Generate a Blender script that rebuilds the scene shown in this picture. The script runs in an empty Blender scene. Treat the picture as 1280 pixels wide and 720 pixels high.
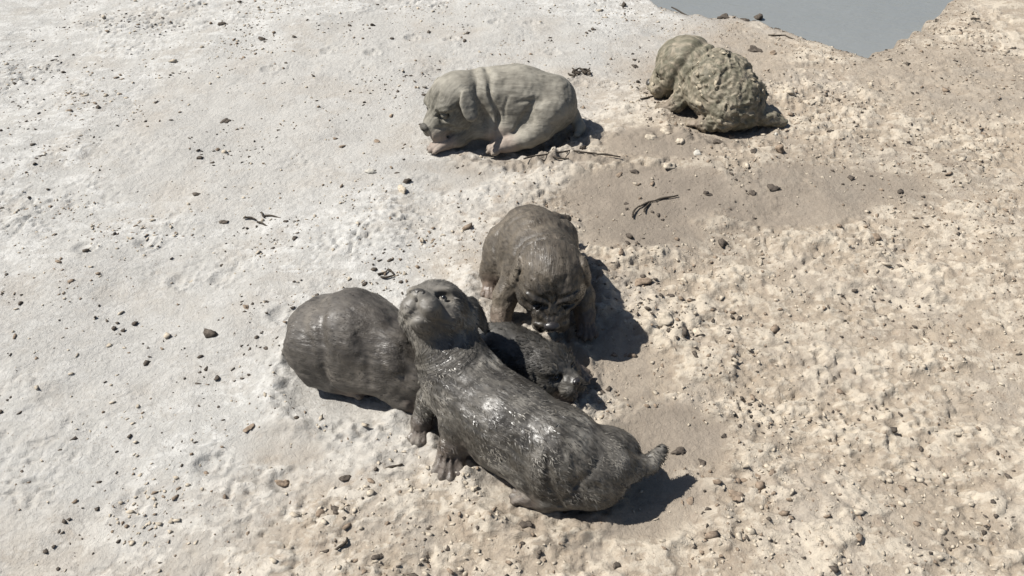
import bpy, math, random
import numpy as np
from mathutils import Vector

# ------------------------------------------------------------------ camera, sky, sun, exposure
scene = bpy.context.scene
COL = scene.collection
rad = math.radians

cam_data = bpy.data.cameras.new("camera")
cam = bpy.data.objects.new("camera", cam_data)
COL.objects.link(cam)
cam.location = (0, 0, 1.0)
cam.rotation_euler = (rad(50), 0, 0)
cam_data.sensor_fit = 'VERTICAL'
cam_data.sensor_height = 24
cam_data.lens = 24 * 990 / 720
cam_data.clip_start = 0.02
cam_data.clip_end = 500
scene.camera = cam

SUN_AZ, SUN_EL = -82.0, 53.0          # degrees clockwise from +Y, degrees above the horizon
world = bpy.data.worlds.new("World")
scene.world = world
world.use_nodes = True
wn = world.node_tree
sky = wn.nodes.new('ShaderNodeTexSky')
sky.sky_type = 'NISHITA'
sky.sun_disc = False
sky.sun_elevation = rad(SUN_EL)
sky.sun_rotation = rad(SUN_AZ)
wn.nodes['Background'].inputs['Strength'].default_value = 0.05
wn.links.new(sky.outputs[0], wn.nodes['Background'].inputs['Color'])

sun_data = bpy.data.lights.new("sun", 'SUN')
sun_data.energy = 5.0
sun_data.angle = rad(0.6)
sun_data.color = (1.0, 0.965, 0.91)
sun = bpy.data.objects.new("sun", sun_data)
COL.objects.link(sun)
to_sun = Vector((math.sin(rad(SUN_AZ)) * math.cos(rad(SUN_EL)), math.cos(rad(SUN_AZ)) * math.cos(rad(SUN_EL)), math.sin(rad(SUN_EL))))
sun.rotation_euler = to_sun.to_track_quat('Z', 'Y').to_euler()
sun.location = (-3, 3, 5)

scene.view_settings.view_transform = 'Standard'
scene.view_settings.look = 'None'
scene.view_settings.exposure = 0.66
scene.view_settings.gamma = 1.0

rng = np.random.default_rng(7)
random.seed(7)

# ------------------------------------------------------------------ numpy noise
def _hash(ix, iy, iz, seed):
    h = (ix.astype(np.uint32) * np.uint32(374761393) + iy.astype(np.uint32) * np.uint32(668265263)
         + iz.astype(np.uint32) * np.uint32(2147483647 - 58713) + np.uint32((seed * 974711 + 12345) & 0xffffffff))
    h = (h ^ (h >> np.uint32(13))) * np.uint32(1274126177)
    h = (h ^ (h >> np.uint32(15))) * np.uint32(2246822519)
    return ((h ^ (h >> np.uint32(16))) & np.uint32(0xffffff)).astype(np.float32) / np.float32(0xffffff)

def vnoise(x, y, z=None, seed=0):
    """smooth value noise in -1..1"""
    x = np.asarray(x, np.float32); y = np.asarray(y, np.float32)
    fx = np.floor(x); fy = np.floor(y)
    ix = fx.astype(np.int64); iy = fy.astype(np.int64)
    tx = x - fx; ty = y - fy
    tx = tx * tx * tx * (tx * (tx * 6 - 15) + 10); ty = ty * ty * ty * (ty * (ty * 6 - 15) + 10)
    if z is None:
        iz = np.zeros_like(ix)
        a = _hash(ix, iy, iz, seed); b = _hash(ix + 1, iy, iz, seed)
        c = _hash(ix, iy + 1, iz, seed); d = _hash(ix + 1, iy + 1, iz, seed)
        return 2 * ((a * (1 - tx) + b * tx) * (1 - ty) + (c * (1 - tx) + d * tx) * ty) - 1
    z = np.asarray(z, np.float32); fz = np.floor(z); iz = fz.astype(np.int64); tz = z - fz
    tz = tz * tz * tz * (tz * (tz * 6 - 15) + 10)
    out = 0
    for k, w in ((0, 1 - tz), (1, tz)):
        a = _hash(ix, iy, iz + k, seed); b = _hash(ix + 1, iy, iz + k, seed)
        c = _hash(ix, iy + 1, iz + k, seed); d = _hash(ix + 1, iy + 1, iz + k, seed)
        out = out + w * ((a * (1 - tx) + b * tx) * (1 - ty) + (c * (1 - tx) + d * tx) * ty)
    return 2 * out - 1

def fbm(x, y, z=None, octv=4, seed=0, gain=0.5):
    s = 0; a = 1; t = 0
    for o in range(octv):
        f = 2.03 ** o
        s = s + a * vnoise(x * f + 17.3 * o, y * f - 9.1 * o, None if z is None else z * f + 5.7 * o, seed + o)
        t += a; a *= gain
    return s / t

def sstep(a, b, x):
    t = np.clip((x - a) / (b - a), 0, 1)
    return t * t * (3 - 2 * t)

# ------------------------------------------------------------------ mesh / object helpers
def tag(o, label=None, cat=None, group=None, kind=None):
    if label: o["label"] = label
    if cat: o["category"] = cat
    if group: o["group"] = group
    if kind: o["kind"] = kind
    return o

def mesh_np(name, verts, faces, smooth=True):
    """faces: int array (n,3) or (n,4)"""
    me = bpy.data.meshes.new(name)
    verts = np.asarray(verts, np.float32); faces = np.asarray(faces, np.int32)
    n, k = faces.shape
    me.vertices.add(len(verts)); me.vertices.foreach_set('co', verts.ravel())
    me.loops.add(n * k); me.loops.foreach_set('vertex_index', faces.ravel())
    me.polygons.add(n)
    me.polygons.foreach_set('loop_start', np.arange(0, n * k, k, dtype=np.int32))
    me.polygons.foreach_set('loop_total', np.full(n, k, np.int32))
    me.update(calc_edges=True)
    if smooth:
        me.polygons.foreach_set('use_smooth', np.ones(n, bool))
    me.validate()
    return me

def obj(name, me, mat=None, parent=None, loc=(0, 0, 0)):
    o = bpy.data.objects.new(name, me)
    COL.objects.link(o)
    if mat and me: me.materials.append(mat)
    o.location = loc
    if parent: o.parent = parent
    return o

def set_attr(me, name, data, kind='FLOAT'):
    a = me.attributes.new(name, kind, 'POINT')
    if kind == 'FLOAT': a.data.foreach_set('value', np.asarray(data, np.float32).ravel())
    elif kind == 'FLOAT_VECTOR': a.data.foreach_set('vector', np.asarray(data, np.float32).ravel())
    elif kind == 'FLOAT_COLOR':
        d = np.asarray(data, np.float32)
        a.data.foreach_set('color', np.concatenate([d, np.ones((len(d), 1), np.float32)], 1).ravel())

class NT:
    def __init__(s, name):
        s.m = bpy.data.materials.new(name); s.m.use_nodes = True
        s.t = s.m.node_tree; s.b = s.t.nodes['Principled BSDF']
    def n(s, typ, **kw):
        nd = s.t.nodes.new(typ)
        for k, v in kw.items(): setattr(nd, k, v)
        return nd
    def l(s, a, b): s.t.links.new(a, b)
    def attr(s, name):
        return s.n('ShaderNodeAttribute', attribute_name=name)
    def noise(s, vec, scale, detail=4, rough=0.55, dist=0.0):
        nd = s.n('ShaderNodeTexNoise'); nd.inputs['Scale'].default_value = scale
        nd.inputs['Detail'].default_value = detail; nd.inputs['Roughness'].default_value = rough
        nd.inputs['Distortion'].default_value = dist
        if vec is not None: s.l(vec, nd.inputs['Vector'])
        return nd.outputs['Fac']
    def ramp(s, fac, p0, p1, c0=0.0, c1=1.0):
        nd = s.n('ShaderNodeMapRange'); nd.interpolation_type = 'SMOOTHSTEP'
        nd.inputs['From Min'].default_value = p0; nd.inputs['From Max'].default_value = p1
        nd.inputs['To Min'].default_value = c0; nd.inputs['To Max'].default_value = c1
        s.l(fac, nd.inputs['Value']); return nd.outputs['Result']
    def mix(s, fac, a, b):
        nd = s.n('ShaderNodeMix', data_type='RGBA')
        for i, v in ((0, fac), (6, a), (7, b)):
            if isinstance(v, (int, float)): nd.inputs[i].default_value = v
            elif isinstance(v, tuple): nd.inputs[i].default_value = v + (1,)
            else: s.l(v, nd.inputs[i])
        return nd.outputs[2]
    def math(s, op, a, b=0.0):
        nd = s.n('ShaderNodeMath', operation=op)
        for i, v in ((0, a), (1, b)):
            if isinstance(v, (int, float)): nd.inputs[i].default_value = v
            else: s.l(v, nd.inputs[i])
        return nd.outputs[0]
    def bump(s, h, strength, dist, prev=None):
        nd = s.n('ShaderNodeBump'); nd.inputs['Strength'].default_value = strength
        nd.inputs['Distance'].default_value = dist
        s.l(h, nd.inputs['Height'])
        if prev is not None: s.l(prev, nd.inputs['Normal'])
        return nd.outputs['Normal']
    def scale_vec(s, vec, sc):
        nd = s.n('ShaderNodeMapping'); nd.inputs['Scale'].default_value = sc
        s.l(vec, nd.inputs['Vector']); return nd.outputs[0]

# ------------------------------------------------------------------ ground
# resting places of the puppies (x, y, radius): the ground is pressed down a little there
PRESS = [(0.05, .75, .10), (-.05, .83, .07), (-.28, .955, .11), (.05, 1.18, .11), (.05, .95, .08),
         (0.0, 1.80, .13), (.09, 1.80, .10), (.54, 1.87, .12)]

def shore(x):
    """y of the water's edge"""
    base = 2.735 - 0.30 * np.maximum(x - .45, 0) ** 1.0 - .95 * np.maximum(x - .72, 0) ** 1.3
    back = 2.6 * np.maximum(x - 1.08, 0) ** 1.15
    left = 3.0 * np.maximum(.50 - x, 0)
    return base + back + left + .045 * vnoise(x * 8, x * 0 + 3.3, seed=91) + .022 * vnoise(x * 27, x * 0 + 7.1, seed=92)

# smooth trampled patches: x, y, rx, ry, strength
SMOOTH = [(.33, 1.52, .22, .14, 1), (.30, 1.38, .15, .07, .9), (.62, 1.48, .20, .07, .8), (.24, .82, .12, .08, 1), (.18, .70, .12, .06, .8),
          (.40, 1.75, .20, .07, .9), (-.17, 1.62, .14, .06, .9), (.08, 1.68, .22, .035, 1), (-.35, .80, .10, .05, .9),
          (-.62, 1.9, .5, .5, .75), (-.2, 2.3, .6, .45, .7), (-.75, 1.1, .35, .3, .5), (-.9, .75, .35, .3, .5),
          (.75, 1.55, .25, .10, .7), (.16, 1.02, .10, .10, .7), (.55, 2.3, .35, .3, .6), (.20, .98, .05, .10, .8), (1.25, 2.1, .3, .3, .5)]

def smooth_mask(x, y):
    s = np.zeros_like(x)
    wx = x + .05 * fbm(x * 7, y * 7, octv=3, seed=41); wy = y + .05 * fbm(x * 7 + 50, y * 7, octv=3, seed=42)
    for (cx, cy, rx, ry, st) in SMOOTH:
        d = ((wx - cx) / rx) ** 2 + ((wy - cy) / ry) ** 2
        s = np.maximum(s, st * (1 - sstep(.45, 1.15, d)))
    return s

def warm_mask(x, y):
    """0 pale grey dried mud (left and far), 1 warm tan (right and near)"""
    d = (x + .12) * .9 + np.maximum(.92 - y, 0) * 1.1 - np.maximum(y - 1.75, 0) * .9
    w = sstep(-.30, .42, d + .22 * fbm(x * 3.1, y * 3.1, octv=4, seed=51))
    return w

def plates(x, y):
    """broken flaky crust: 1 on a plate, 0 in the gaps"""
    q = fbm(x * 30 + .6 * vnoise(x * 60, y * 60, seed=71), y * 44, octv=4, seed=72, gain=.62)
    return sstep(-.03, .07, q) * (.75 + .25 * vnoise(x * 25, y * 25, seed=73))

def height(x, y):
    x = np.asarray(x, np.float32); y = np.asarray(y, np.float32)
    sm = smooth_mask(x, y); wm = warm_mask(x, y)
    rough = (1 - .90 * sm) * (.22 + .72 * sstep(-.28, .38, fbm(x * 4.2, y * 5.5, octv=4, seed=61) + .40 * (wm - .5)))
    far = 1 / (1 + (np.maximum(np.hypot(x, y - 1.5) - 3, 0)) ** 2)
    h = .0035 * fbm(x * 4 + y * 2, y * 15 - x * 3, octv=3, seed=60) + .020 * fbm(x * 1.7, y * 1.7, octv=3, seed=62) + .009 * fbm(x * 6, y * 6, octv=3, seed=63)
    # crumbly crust: ridges and pits
    plate = plates(x, y)
    n1 = fbm(x * 32, y * 38, octv=4, seed=64); n2 = vnoise(x * 88, y * 96, seed=65); n3 = vnoise(x * 190, y * 200, seed=66)
    pit = sstep(.38, .62, vnoise(x * 78, y * 95, seed=67)) * sstep(-.25, .3, vnoise(x * 9, y * 9, seed=68))
    ridg = 1 - np.abs(fbm(x * 19, y * 24, octv=3, seed=69)) * 2.4
    h = h + rough * (.0036 * n1 + .0014 * n2 + .0013 * n3 - .0080 * pit + .0018 * ridg + .0042 * plate) * far
    slab = sstep(.10, .22, fbm(x * 11, y * 17, octv=3, seed=74)) * sstep(.3, .8, wm)
    h = h + (1 - sm) * slab * .0055 * (1 + .5 * n1) * far
    h = h + sm * (.0010 * n1 + .0004 * n3)
    # a low step along the far edge of the trampled patch, and crusted heaps
    for (cx, cy, rx, ry, a) in ((.15, 1.66, .20, .03, .010), (.34, 1.78, .14, .03, .009), (.27, 1.30, .10, .04, .010), (.72, 1.98, .12, .05, .014),
                                (.24, 1.08, .07, .04, .010), (-.22, 1.60, .05, .02, .008), (.85, 1.25, .2, .08, .010), (-.40, 1.02, .04, .06, .006)):
        d = ((x - cx) / rx) ** 2 + ((y - cy) / ry) ** 2
        h = h + a * np.exp(-d) * (1 + .8 * n1 + .4 * n2)
    for (cx, cy, r) in PRESS:
        d = np.hypot(x - cx, y - cy) / r
        h = h - .010 * np.exp(-d ** 4) + .007 * np.exp(-((d - 1.18) / .20) ** 2) * (1 + 1.3 * n1 + .6 * n2)
    # paw prints
    for (cx, cy, r, a) in PRINTS:
        d = np.hypot(x - cx, y - cy) / r
        h = h - a * np.exp(-d ** 3) + .35 * a * np.exp(-((d - 1.4) / .4) ** 2)
    # water edge
    s = y - shore(x)
    h = np.where(s > -.25, h * (1 - .75 * sstep(-.25, -.02, s)), h)
    h = h - .012 * sstep(-.06, .0, s) - .055 * sstep(-.004, .012, s) * 1.0 - .05 * sstep(.01, .5, s)
    return h

PRINTS = []
pr = random.Random(5)
for (x0, y0, dx, dy, n) in ((-.9, 1.35, .11, -.05, 7), (.30, 1.12, .085, .05, 6), (-.55, .72, .09, .02, 5), (-.7, 2.2, .13, .06, 7), (.25, .65, .09, .06, 6), (.35, 1.95, -.07, .1, 4)):
    for i in range(n):
        cx = x0 + dx * i + pr.uniform(-.02, .02); cy = y0 + dy * i + (.035 if i % 2 else -.035) + pr.uniform(-.015, .015)
        PRINTS.append((cx, cy, .018, .006))
        for k in range(4):
            a = math.atan2(dy, dx) + (-.75 + .5 * k)
            PRINTS.append((cx + .024 * math.cos(a), cy + .024 * math.sin(a), .0075, .005))

def outer(a, b, step, far=90, grow=1.6):
    c = list(np.arange(a, b, step)); st = step
    lo = a; hi = c[-1]; L = []; R = []
    while hi < far:
        st *= grow; lo -= st; hi += st; L.append(lo); R.append(hi)
    return np.array(L[::-1] + c + R)

xs = outer(-1.62, 1.62, .0036)
yl = [.50]
while yl[-1] < 3.05: yl.append(yl[-1] + .0024 * (yl[-1] / .6) ** .75)
ys_mid = yl; st = .004; lo = yl[0]; hi = yl[-1]; L = []; R = []
while hi < 90:
    st *= 1.6; lo -= st; hi += st; L.append(lo); R.append(hi)
ys = np.array(L[::-1] + ys_mid + R)
GX, GY = np.meshgrid(xs, ys)
gx = GX.ravel(); gy = GY.ravel()
gz = height(gx, gy)
nx_, ny_ = len(xs), len(ys)
idx = np.arange(nx_ * ny_).reshape(ny_, nx_)
gf = np.stack([idx[:-1, :-1], idx[:-1, 1:], idx[1:, 1:], idx[1:, :-1]], -1).reshape(-1, 4)
gme = mesh_np("ground", np.stack([gx, gy, gz], 1), gf)
set_attr(gme, 'smooth_patch', smooth_mask(gx, gy))
slab_ = sstep(.10, .22, fbm(gx * 11, gy * 17, octv=3, seed=74)) * sstep(.3, .8, warm_mask(gx, gy))
set_attr(gme, 'plate', np.clip(plates(gx, gy) + .45 * slab_, 0, 1.4))
set_attr(gme, 'warm', warm_mask(gx, gy))
damp = np.zeros_like(gx)
for (cx, cy, r) in PRESS:
    damp = np.maximum(damp, .55 * np.exp(-(np.hypot(gx - cx, gy - cy) / (r * 1.15)) ** 4))
for (cx, cy, rx, ry, a) in ((.36, 1.48, .36, .24, .55), (.24, .80, .17, .12, .30), (.45, 1.76, .26, .07, .35), (.85, 1.62, .34, .16, .40), (.27, 1.26, .12, .06, .3), (-.02, 1.66, .30, .05, .25), (-.30, .86, .12, .05, .18)):
    dd = ((gx - cx) / rx) ** 2 + ((gy - cy) / ry) ** 2 + .5 * fbm(gx * 9, gy * 9, octv=4, seed=78)
    damp = np.maximum(damp, a * (1 - sstep(.35, 1.2, dd)))
damp = np.maximum(damp, .8 * sstep(-.11, 0.0, gy - shore(gx)))
set_attr(gme, 'damp', damp * (.75 + .5 * fbm(gx * 20, gy * 20, octv=3, seed=77)))

def ground_material():
    M = NT("dried mud ground")
    co = M.n('ShaderNodeTexCoord').outputs['Object']
    warm = M.attr('warm').outputs['Fac']; sm = M.attr('smooth_patch').outputs['Fac']; dp = M.attr('damp').outputs['Fac']
    big = M.noise(co, 5.5, 5, .6)
    w2 = M.math('ADD', warm, M.ramp(big, .3, .7, -.25, .25))
    pl = M.attr('plate').outputs['Fac']
    c = M.mix(w2, (.352, .345, .324), (.280, .232, .177))
    # crusted pale flecks and browner soil between them
    fl = M.noise(M.scale_vec(co, (1, 1.25, 1)), 48, 5, .65, .6)
    pale = M.mix(warm, (.440, .434, .412), (.420, .368, .294))
    c = M.mix(M.math('MULTIPLY', M.ramp(M.math('ADD', M.math('MULTIPLY', pl, .30), fl), .54, .82, 0, .95), M.ramp(sm, 0, .8, 1, .3)), c, pale)
    br = M.noise(co, 21, 6, .68, .3)
    c = M.mix(M.math('MULTIPLY', M.ramp(br, .53, .70, 0, .7), M.ramp(warm, 0, .7, .22, 1)), c, (.245, .192, .142))
    c = M.mix(M.math('MULTIPLY', sm, M.ramp(warm, .1, .8, .15, .9)), c, M.mix(M.ramp(big, .35, .65), (.188, .156, .121), (.240, .202, .160)))
    sp = M.noise(co, 165, 4, .65)
    c = M.mix(M.math('MULTIPLY', M.ramp(sp, .60, .70, 0, .8), M.ramp(sm, 0, 1, 1, .25)), c, (.13, .102, .078))
    grain = M.noise(co, 620, 3, .6)
    c = M.mix(M.ramp(grain, .3, .75, 0, .18), c, (.50, .46, .40))
    c = M.mix(M.math('MULTIPLY', dp, .72), c, (.13, .110, .09))
    M.l(c, M.b.inputs['Base Color'])
    M.b.inputs['Roughness'].default_value = .92
    M.b.inputs['Specular IOR Level'].default_value = .18
    b1 = M.bump(M.noise(co, 110, 6, .68, .4), .8, .006)
    b2 = M.bump(grain, .35, .0016, b1)
    M.l(b2, M.b.inputs['Normal'])
    return M.m

ground_mat = ground_material()
g = obj("ground", gme, ground_mat)
tag(g, "pale crumbly dried mud ground with trampled smooth patches", kind="structure")

# ------------------------------------------------------------------ water
def water():
    M = NT("murky water")
    co = M.n('ShaderNodeTexCoord').outputs['Object']
    c = M.mix(M.noise(co, 2.5, 4), (.165, .172, .168), (.195, .203, .198))
    M.l(c, M.b.inputs['Base Color'])
    M.b.inputs['Roughness'].default_value = .10
    M.b.inputs['IOR'].default_value = 1.33
    M.l(M.bump(M.noise(M.scale_vec(co, (1, 2.2, 1)), 16, 4, .6, .5), .5, .008), M.b.inputs['Normal'])
    xs = np.linspace(-.2, 6, 80); ys = np.linspace(1.85, 9, 90)
    X, Y = np.meshgrid(xs, ys)
    i = np.arange(X.size).reshape(X.shape)
    f = np.stack([i[:-1, :-1], i[:-1, 1:], i[1:, 1:], i[1:, :-1]], -1).reshape(-1, 4)
    me = mesh_np("water", np.stack([X.ravel(), Y.ravel(), np.full(X.size, -.034)], 1), f)
    o = obj("water", me, M.m)
    tag(o, "still grey murky water beyond the muddy bank", kind="structure")
water()

# ------------------------------------------------------------------ implicit-surface modeller
def unit(v):
    v = np.asarray(v, float); return v / np.linalg.norm(v)

class Sculpt:
    """smooth union of tapered capsules and ellipsoids, carved with creases, meshed by surface nets"""
    def __init__(s, lo, hi, vox):
        s.vox = vox; s.lo = np.asarray(lo, float)
        s.n = (np.ceil((np.asarray(hi, float) - s.lo) / vox)).astype(int) + 1
        s.D = np.full(s.n, 1.0, np.float32)
        s.paws = []
        s.ax = [s.lo[i] + vox * np.arange(s.n[i]) for i in range(3)]
    def _win(s, lo, hi):
        a = np.clip(np.floor((np.asarray(lo) - s.lo) / s.vox).astype(int), 0, s.n - 1)
        b = np.clip(np.ceil((np.asarray(hi) - s.lo) / s.vox).astype(int) + 1, 1, s.n)
        sl = tuple(slice(a[i], b[i]) for i in range(3))
        X = s.ax[0][sl[0]][:, None, None]; Y = s.ax[1][sl[1]][None, :, None]; Z = s.ax[2][sl[2]][None, None, :]
        return sl, X, Y, Z
    def _join(s, sl, d, k):
        A = s.D[sl]
        h = np.maximum(k - np.abs(A - d), 0) / k
        s.D[sl] = np.minimum(A, d) - h * h * k * .25
    def cap(s, a, ra, b, rb, k=.02):
        a = np.asarray(a, float); b = np.asarray(b, float); m = k + 4 * s.vox
        sl, X, Y, Z = s._win(np.minimum(a - ra, b - rb) - m, np.maximum(a + ra, b + rb) + m)
        ba = b - a; L = ba @ ba
        t = np.clip(((X - a[0]) * ba[0] + (Y - a[1]) * ba[1] + (Z - a[2]) * ba[2]) / L, 0, 1)
        d = np.sqrt((X - a[0] - t * ba[0]) ** 2 + (Y - a[1] - t * ba[1]) ** 2 + (Z - a[2] - t * ba[2]) ** 2) - (ra + (rb - ra) * t)
        s._join(sl, d.astype(np.float32), k)
    def ell(s, c, r, F=None, k=.02, sub=False, U=None):
        """radii along forward, side, up"""
        c = np.asarray(c, float); r = np.asarray(r, float)
        if r.ndim == 0: r = np.full(3, float(r))
        R = np.eye(3) if F is None else frame(F, U)
        m = r.max() + k + 4 * s.vox
        sl, X, Y, Z = s._win(c - m, c + m)
        P = [R[i, 0] * (X - c[0]) + R[i, 1] * (Y - c[1]) + R[i, 2] * (Z - c[2]) for i in range(3)]
        k0 = np.sqrt(sum((P[i] / r[i]) ** 2 for i in range(3))); k1 = np.sqrt(sum((P[i] / r[i] ** 2) ** 2 for i in range(3)))
        d = (k0 * (k0 - 1) / np.maximum(k1, 1e-6)).astype(np.float32)
        d = np.where(k0 < 1e-3, -r.min(), d)
        if sub:
            A = s.D[sl]; d = -d
            h = np.maximum(k - np.abs(A - d), 0) / k
            s.D[sl] = np.maximum(A, d) + h * h * k * .25
        else:
            s._join(sl, d, k)
    def chain(s, pts, k=.02):
        for (p, r), (q, t) in zip(pts[:-1], pts[1:]): s.cap(p, r, q, t, k)
    def at(s, p):
        q = (np.asarray(p) - s.lo) / s.vox
        i = np.clip(np.floor(q).astype(int), 0, s.n - 2); f = q - i
        v = 0
        for dx in (0, 1):
            for dy in (0, 1):
                for dz in (0, 1):
                    w = (f[0] if dx else 1 - f[0]) * (f[1] if dy else 1 - f[1]) * (f[2] if dz else 1 - f[2])
                    v += w * s.D[i[0] + dx, i[1] + dy, i[2] + dz]
        return v
    def snap(s, p, it=6):
        p = np.asarray(p, float).copy(); e = s.vox
        for _ in range(it):
            d = s.at(p)
            gr = np.array([s.at(p + e * v) - s.at(p - e * v) for v in np.eye(3)])
            n = np.linalg.norm(gr)
            if n < 1e-7: break
            p -= np.clip(d, -.02, .02) * gr / n
        return p
    def crease(s, pts, w, depth, snap=True):
        """groove (depth > 0) or ridge (depth < 0) along a line that is snapped to the surface"""
        pts = [np.asarray(p, float) for p in pts]
        fine = []
        for a, b in zip(pts[:-1], pts[1:]):
            for t in np.linspace(0, 1, 5)[:-1]: fine.append(a + (b - a) * t)
        fine.append(pts[-1])
        if snap: fine = [s.snap(p) for p in fine]
        P = np.array(fine); m = 3 * w
        sl, X, Y, Z = s._win(P.min(0) - m, P.max(0) + m)
        best = np.full(s.D[sl].shape, 9.0, np.float32)
        n = len(P) - 1
        for i, (a, b) in enumerate(zip(P[:-1], P[1:])):
            ba = b - a; L = max(ba @ ba, 1e-10)
            t = np.clip(((X - a[0]) * ba[0] + (Y - a[1]) * ba[1] + (Z - a[2]) * ba[2]) / L, 0, 1)
            d = (X - a[0] - t * ba[0]) ** 2 + (Y - a[1] - t * ba[1]) ** 2 + (Z - a[2] - t * ba[2]) ** 2
            taper = .35 + .65 * math.sin(math.pi * (i + .5) / n)
            best = np.minimum(best, d / taper)
        s.D[sl] += (depth * np.exp(-best / (w * w))).astype(np.float32)
    def fold(s, c, nrm, R, w, depth, side=None):
        """ring fold round the body: plane through c with the given normal, fading out R away (and towards one side only)"""
        c = np.asarray(c, float); nrm = unit(nrm); m = R * 1.5
        sl, X, Y, Z = s._win(c - m, c + m)
        x, y, z = X - c[0], Y - c[1], Z - c[2]
        rr = np.sqrt(x * x + y * y + z * z)
        pd = x * nrm[0] + y * nrm[1] + z * nrm[2]
        pd = pd + .006 * np.sin(x * 60 + 1) * np.cos(y * 47 + z * 53)
        f = np.exp(-(pd / w) ** 2) * np.exp(-(rr / R) ** 6)
        if side is not None:
            sd = unit(side); cs = (x * sd[0] + y * sd[1] + z * sd[2]) / np.maximum(rr, 1e-5)
            f = f * sstep(.0, .55, cs)
        s.D[sl] += (depth * f).astype(np.float32)
    def lumps(s, amp, freq, seed=0, octv=3, stretch=None):
        near = np.abs(s.D) < .03
        i = np.nonzero(near)
        p = [s.ax[a][i[a]] for a in range(3)]
        if stretch is not None:
            F, f = stretch; F = unit(F); al = p[0] * F[0] + p[1] * F[1] + p[2] * F[2]
            p = [p[a] - F[a] * al * (1 - f) for a in range(3)]
        s.D[i] += (amp * fbm(p[0] * freq, p[1] * freq, p[2] * freq, octv=octv, seed=seed)).astype(np.float32)
    def crust(s, amp, freq, seed, keep=None):
        i = np.nonzero(np.abs(s.D) < .03)
        p = np.array([s.ax[a][i[a]] for a in range(3)])
        q = p * freq + .7 * np.array([vnoise(*(p * freq * .6), seed=seed + k) for k in range(3)])
        r = 1 - np.abs(fbm(q[0], q[1], q[2], octv=3, seed=seed)) * 3.2
        w = 1.0 if keep is None else keep(p.T)
        s.D[i] -= (amp * np.clip(r, -.5, 1) * w).astype(np.float32)
    def mesh(s):
        D = s.D; S = D < 0; vox = s.vox
        c = np.zeros(tuple(s.n - 1), np.int8)
        for dx in (0, 1):
            for dy in (0, 1):
                for dz in (0, 1):
                    c += S[dx:s.n[0] - 1 + dx, dy:s.n[1] - 1 + dy, dz:s.n[2] - 1 + dz]
        act = (c > 0) & (c < 8)
        I = np.array(np.nonzero(act)).T
        vid = np.full(act.shape, -1, np.int64); vid[act] = np.arange(len(I))
        acc = np.zeros((len(I), 3)); cnt = np.zeros(len(I))
        corner = [(0, 0, 0), (1, 0, 0), (0, 1, 0), (1, 1, 0), (0, 0, 1), (1, 0, 1), (0, 1, 1), (1, 1, 1)]
        val = {q: D[I[:, 0] + q[0], I[:, 1] + q[1], I[:, 2] + q[2]] for q in corner}
        for a in corner:
            for ax in range(3):
                if a[ax]: continue
                b = tuple(1 if j == ax else a[j] for j in range(3))
                va, vb = val[a], val[b]
                m = (va < 0) != (vb < 0)
                t = np.where(m, va / np.where(m, va - vb, 1), 0)
                p = np.tile(np.array(a, float), (len(I), 1)); p[:, ax] += t
                acc += p * m[:, None]; cnt += m
        V = s.lo + (I + acc / cnt[:, None]) * vox
        Q = []
        for ax in range(3):
            sa = [slice(None)] * 3; sb = [slice(None)] * 3
            sa[ax] = slice(0, -1); sb[ax] = slice(1, None)
            A = S[tuple(sa)]; B = S[tuple(sb)]
            E = np.array(np.nonzero(A != B)).T
            u, v = (ax + 1) % 3, (ax + 2) % 3
            ok = (E[:, u] > 0) & (E[:, v] > 0) & (E[:, u] < s.n[u] - 1) & (E[:, v] < s.n[v] - 1)
            E = E[ok]
            inside = A[E[:, 0], E[:, 1], E[:, 2]]
            def cell(du, dv):
                q = E.copy(); q[:, u] += du; q[:, v] += dv
                return vid[q[:, 0], q[:, 1], q[:, 2]]
            q = np.stack([cell(-1, -1), cell(0, -1), cell(0, 0), cell(-1, 0)], 1)
            q[~inside] = q[~inside][:, ::-1]
            Q.append(q)
        Q = np.concatenate(Q)
        Q = Q[(Q >= 0).all(1)]
        # keep the largest connected body only
        lab = np.arange(len(V))
        e = np.concatenate([Q[:, [0, 1]], Q[:, [1, 2]], Q[:, [2, 3]], Q[:, [3, 0]]])
        while True:
            old = lab.copy()
            m = np.minimum(lab[e[:, 0]], lab[e[:, 1]])
            np.minimum.at(lab, e[:, 0], m); np.minimum.at(lab, e[:, 1], m)
            lab = lab[lab]
            if (lab == old).all(): break
        big = np.bincount(lab).argmax()
        keep = lab == big
        new = np.cumsum(keep) - 1
        return V[keep], new[Q[keep[Q].all(1)]]

def frame(F, U=None):
    F = unit(F); U = np.array((0, 0, 1.0)) if U is None else np.asarray(U, float)
    if abs(F @ unit(U)) > .98: U = np.array((0.0, 1, .2))
    S_ = unit(np.cross(U, F)); U = np.cross(F, S_)
    return np.array([F, S_, U])          # rows: forward, left, up

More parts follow.
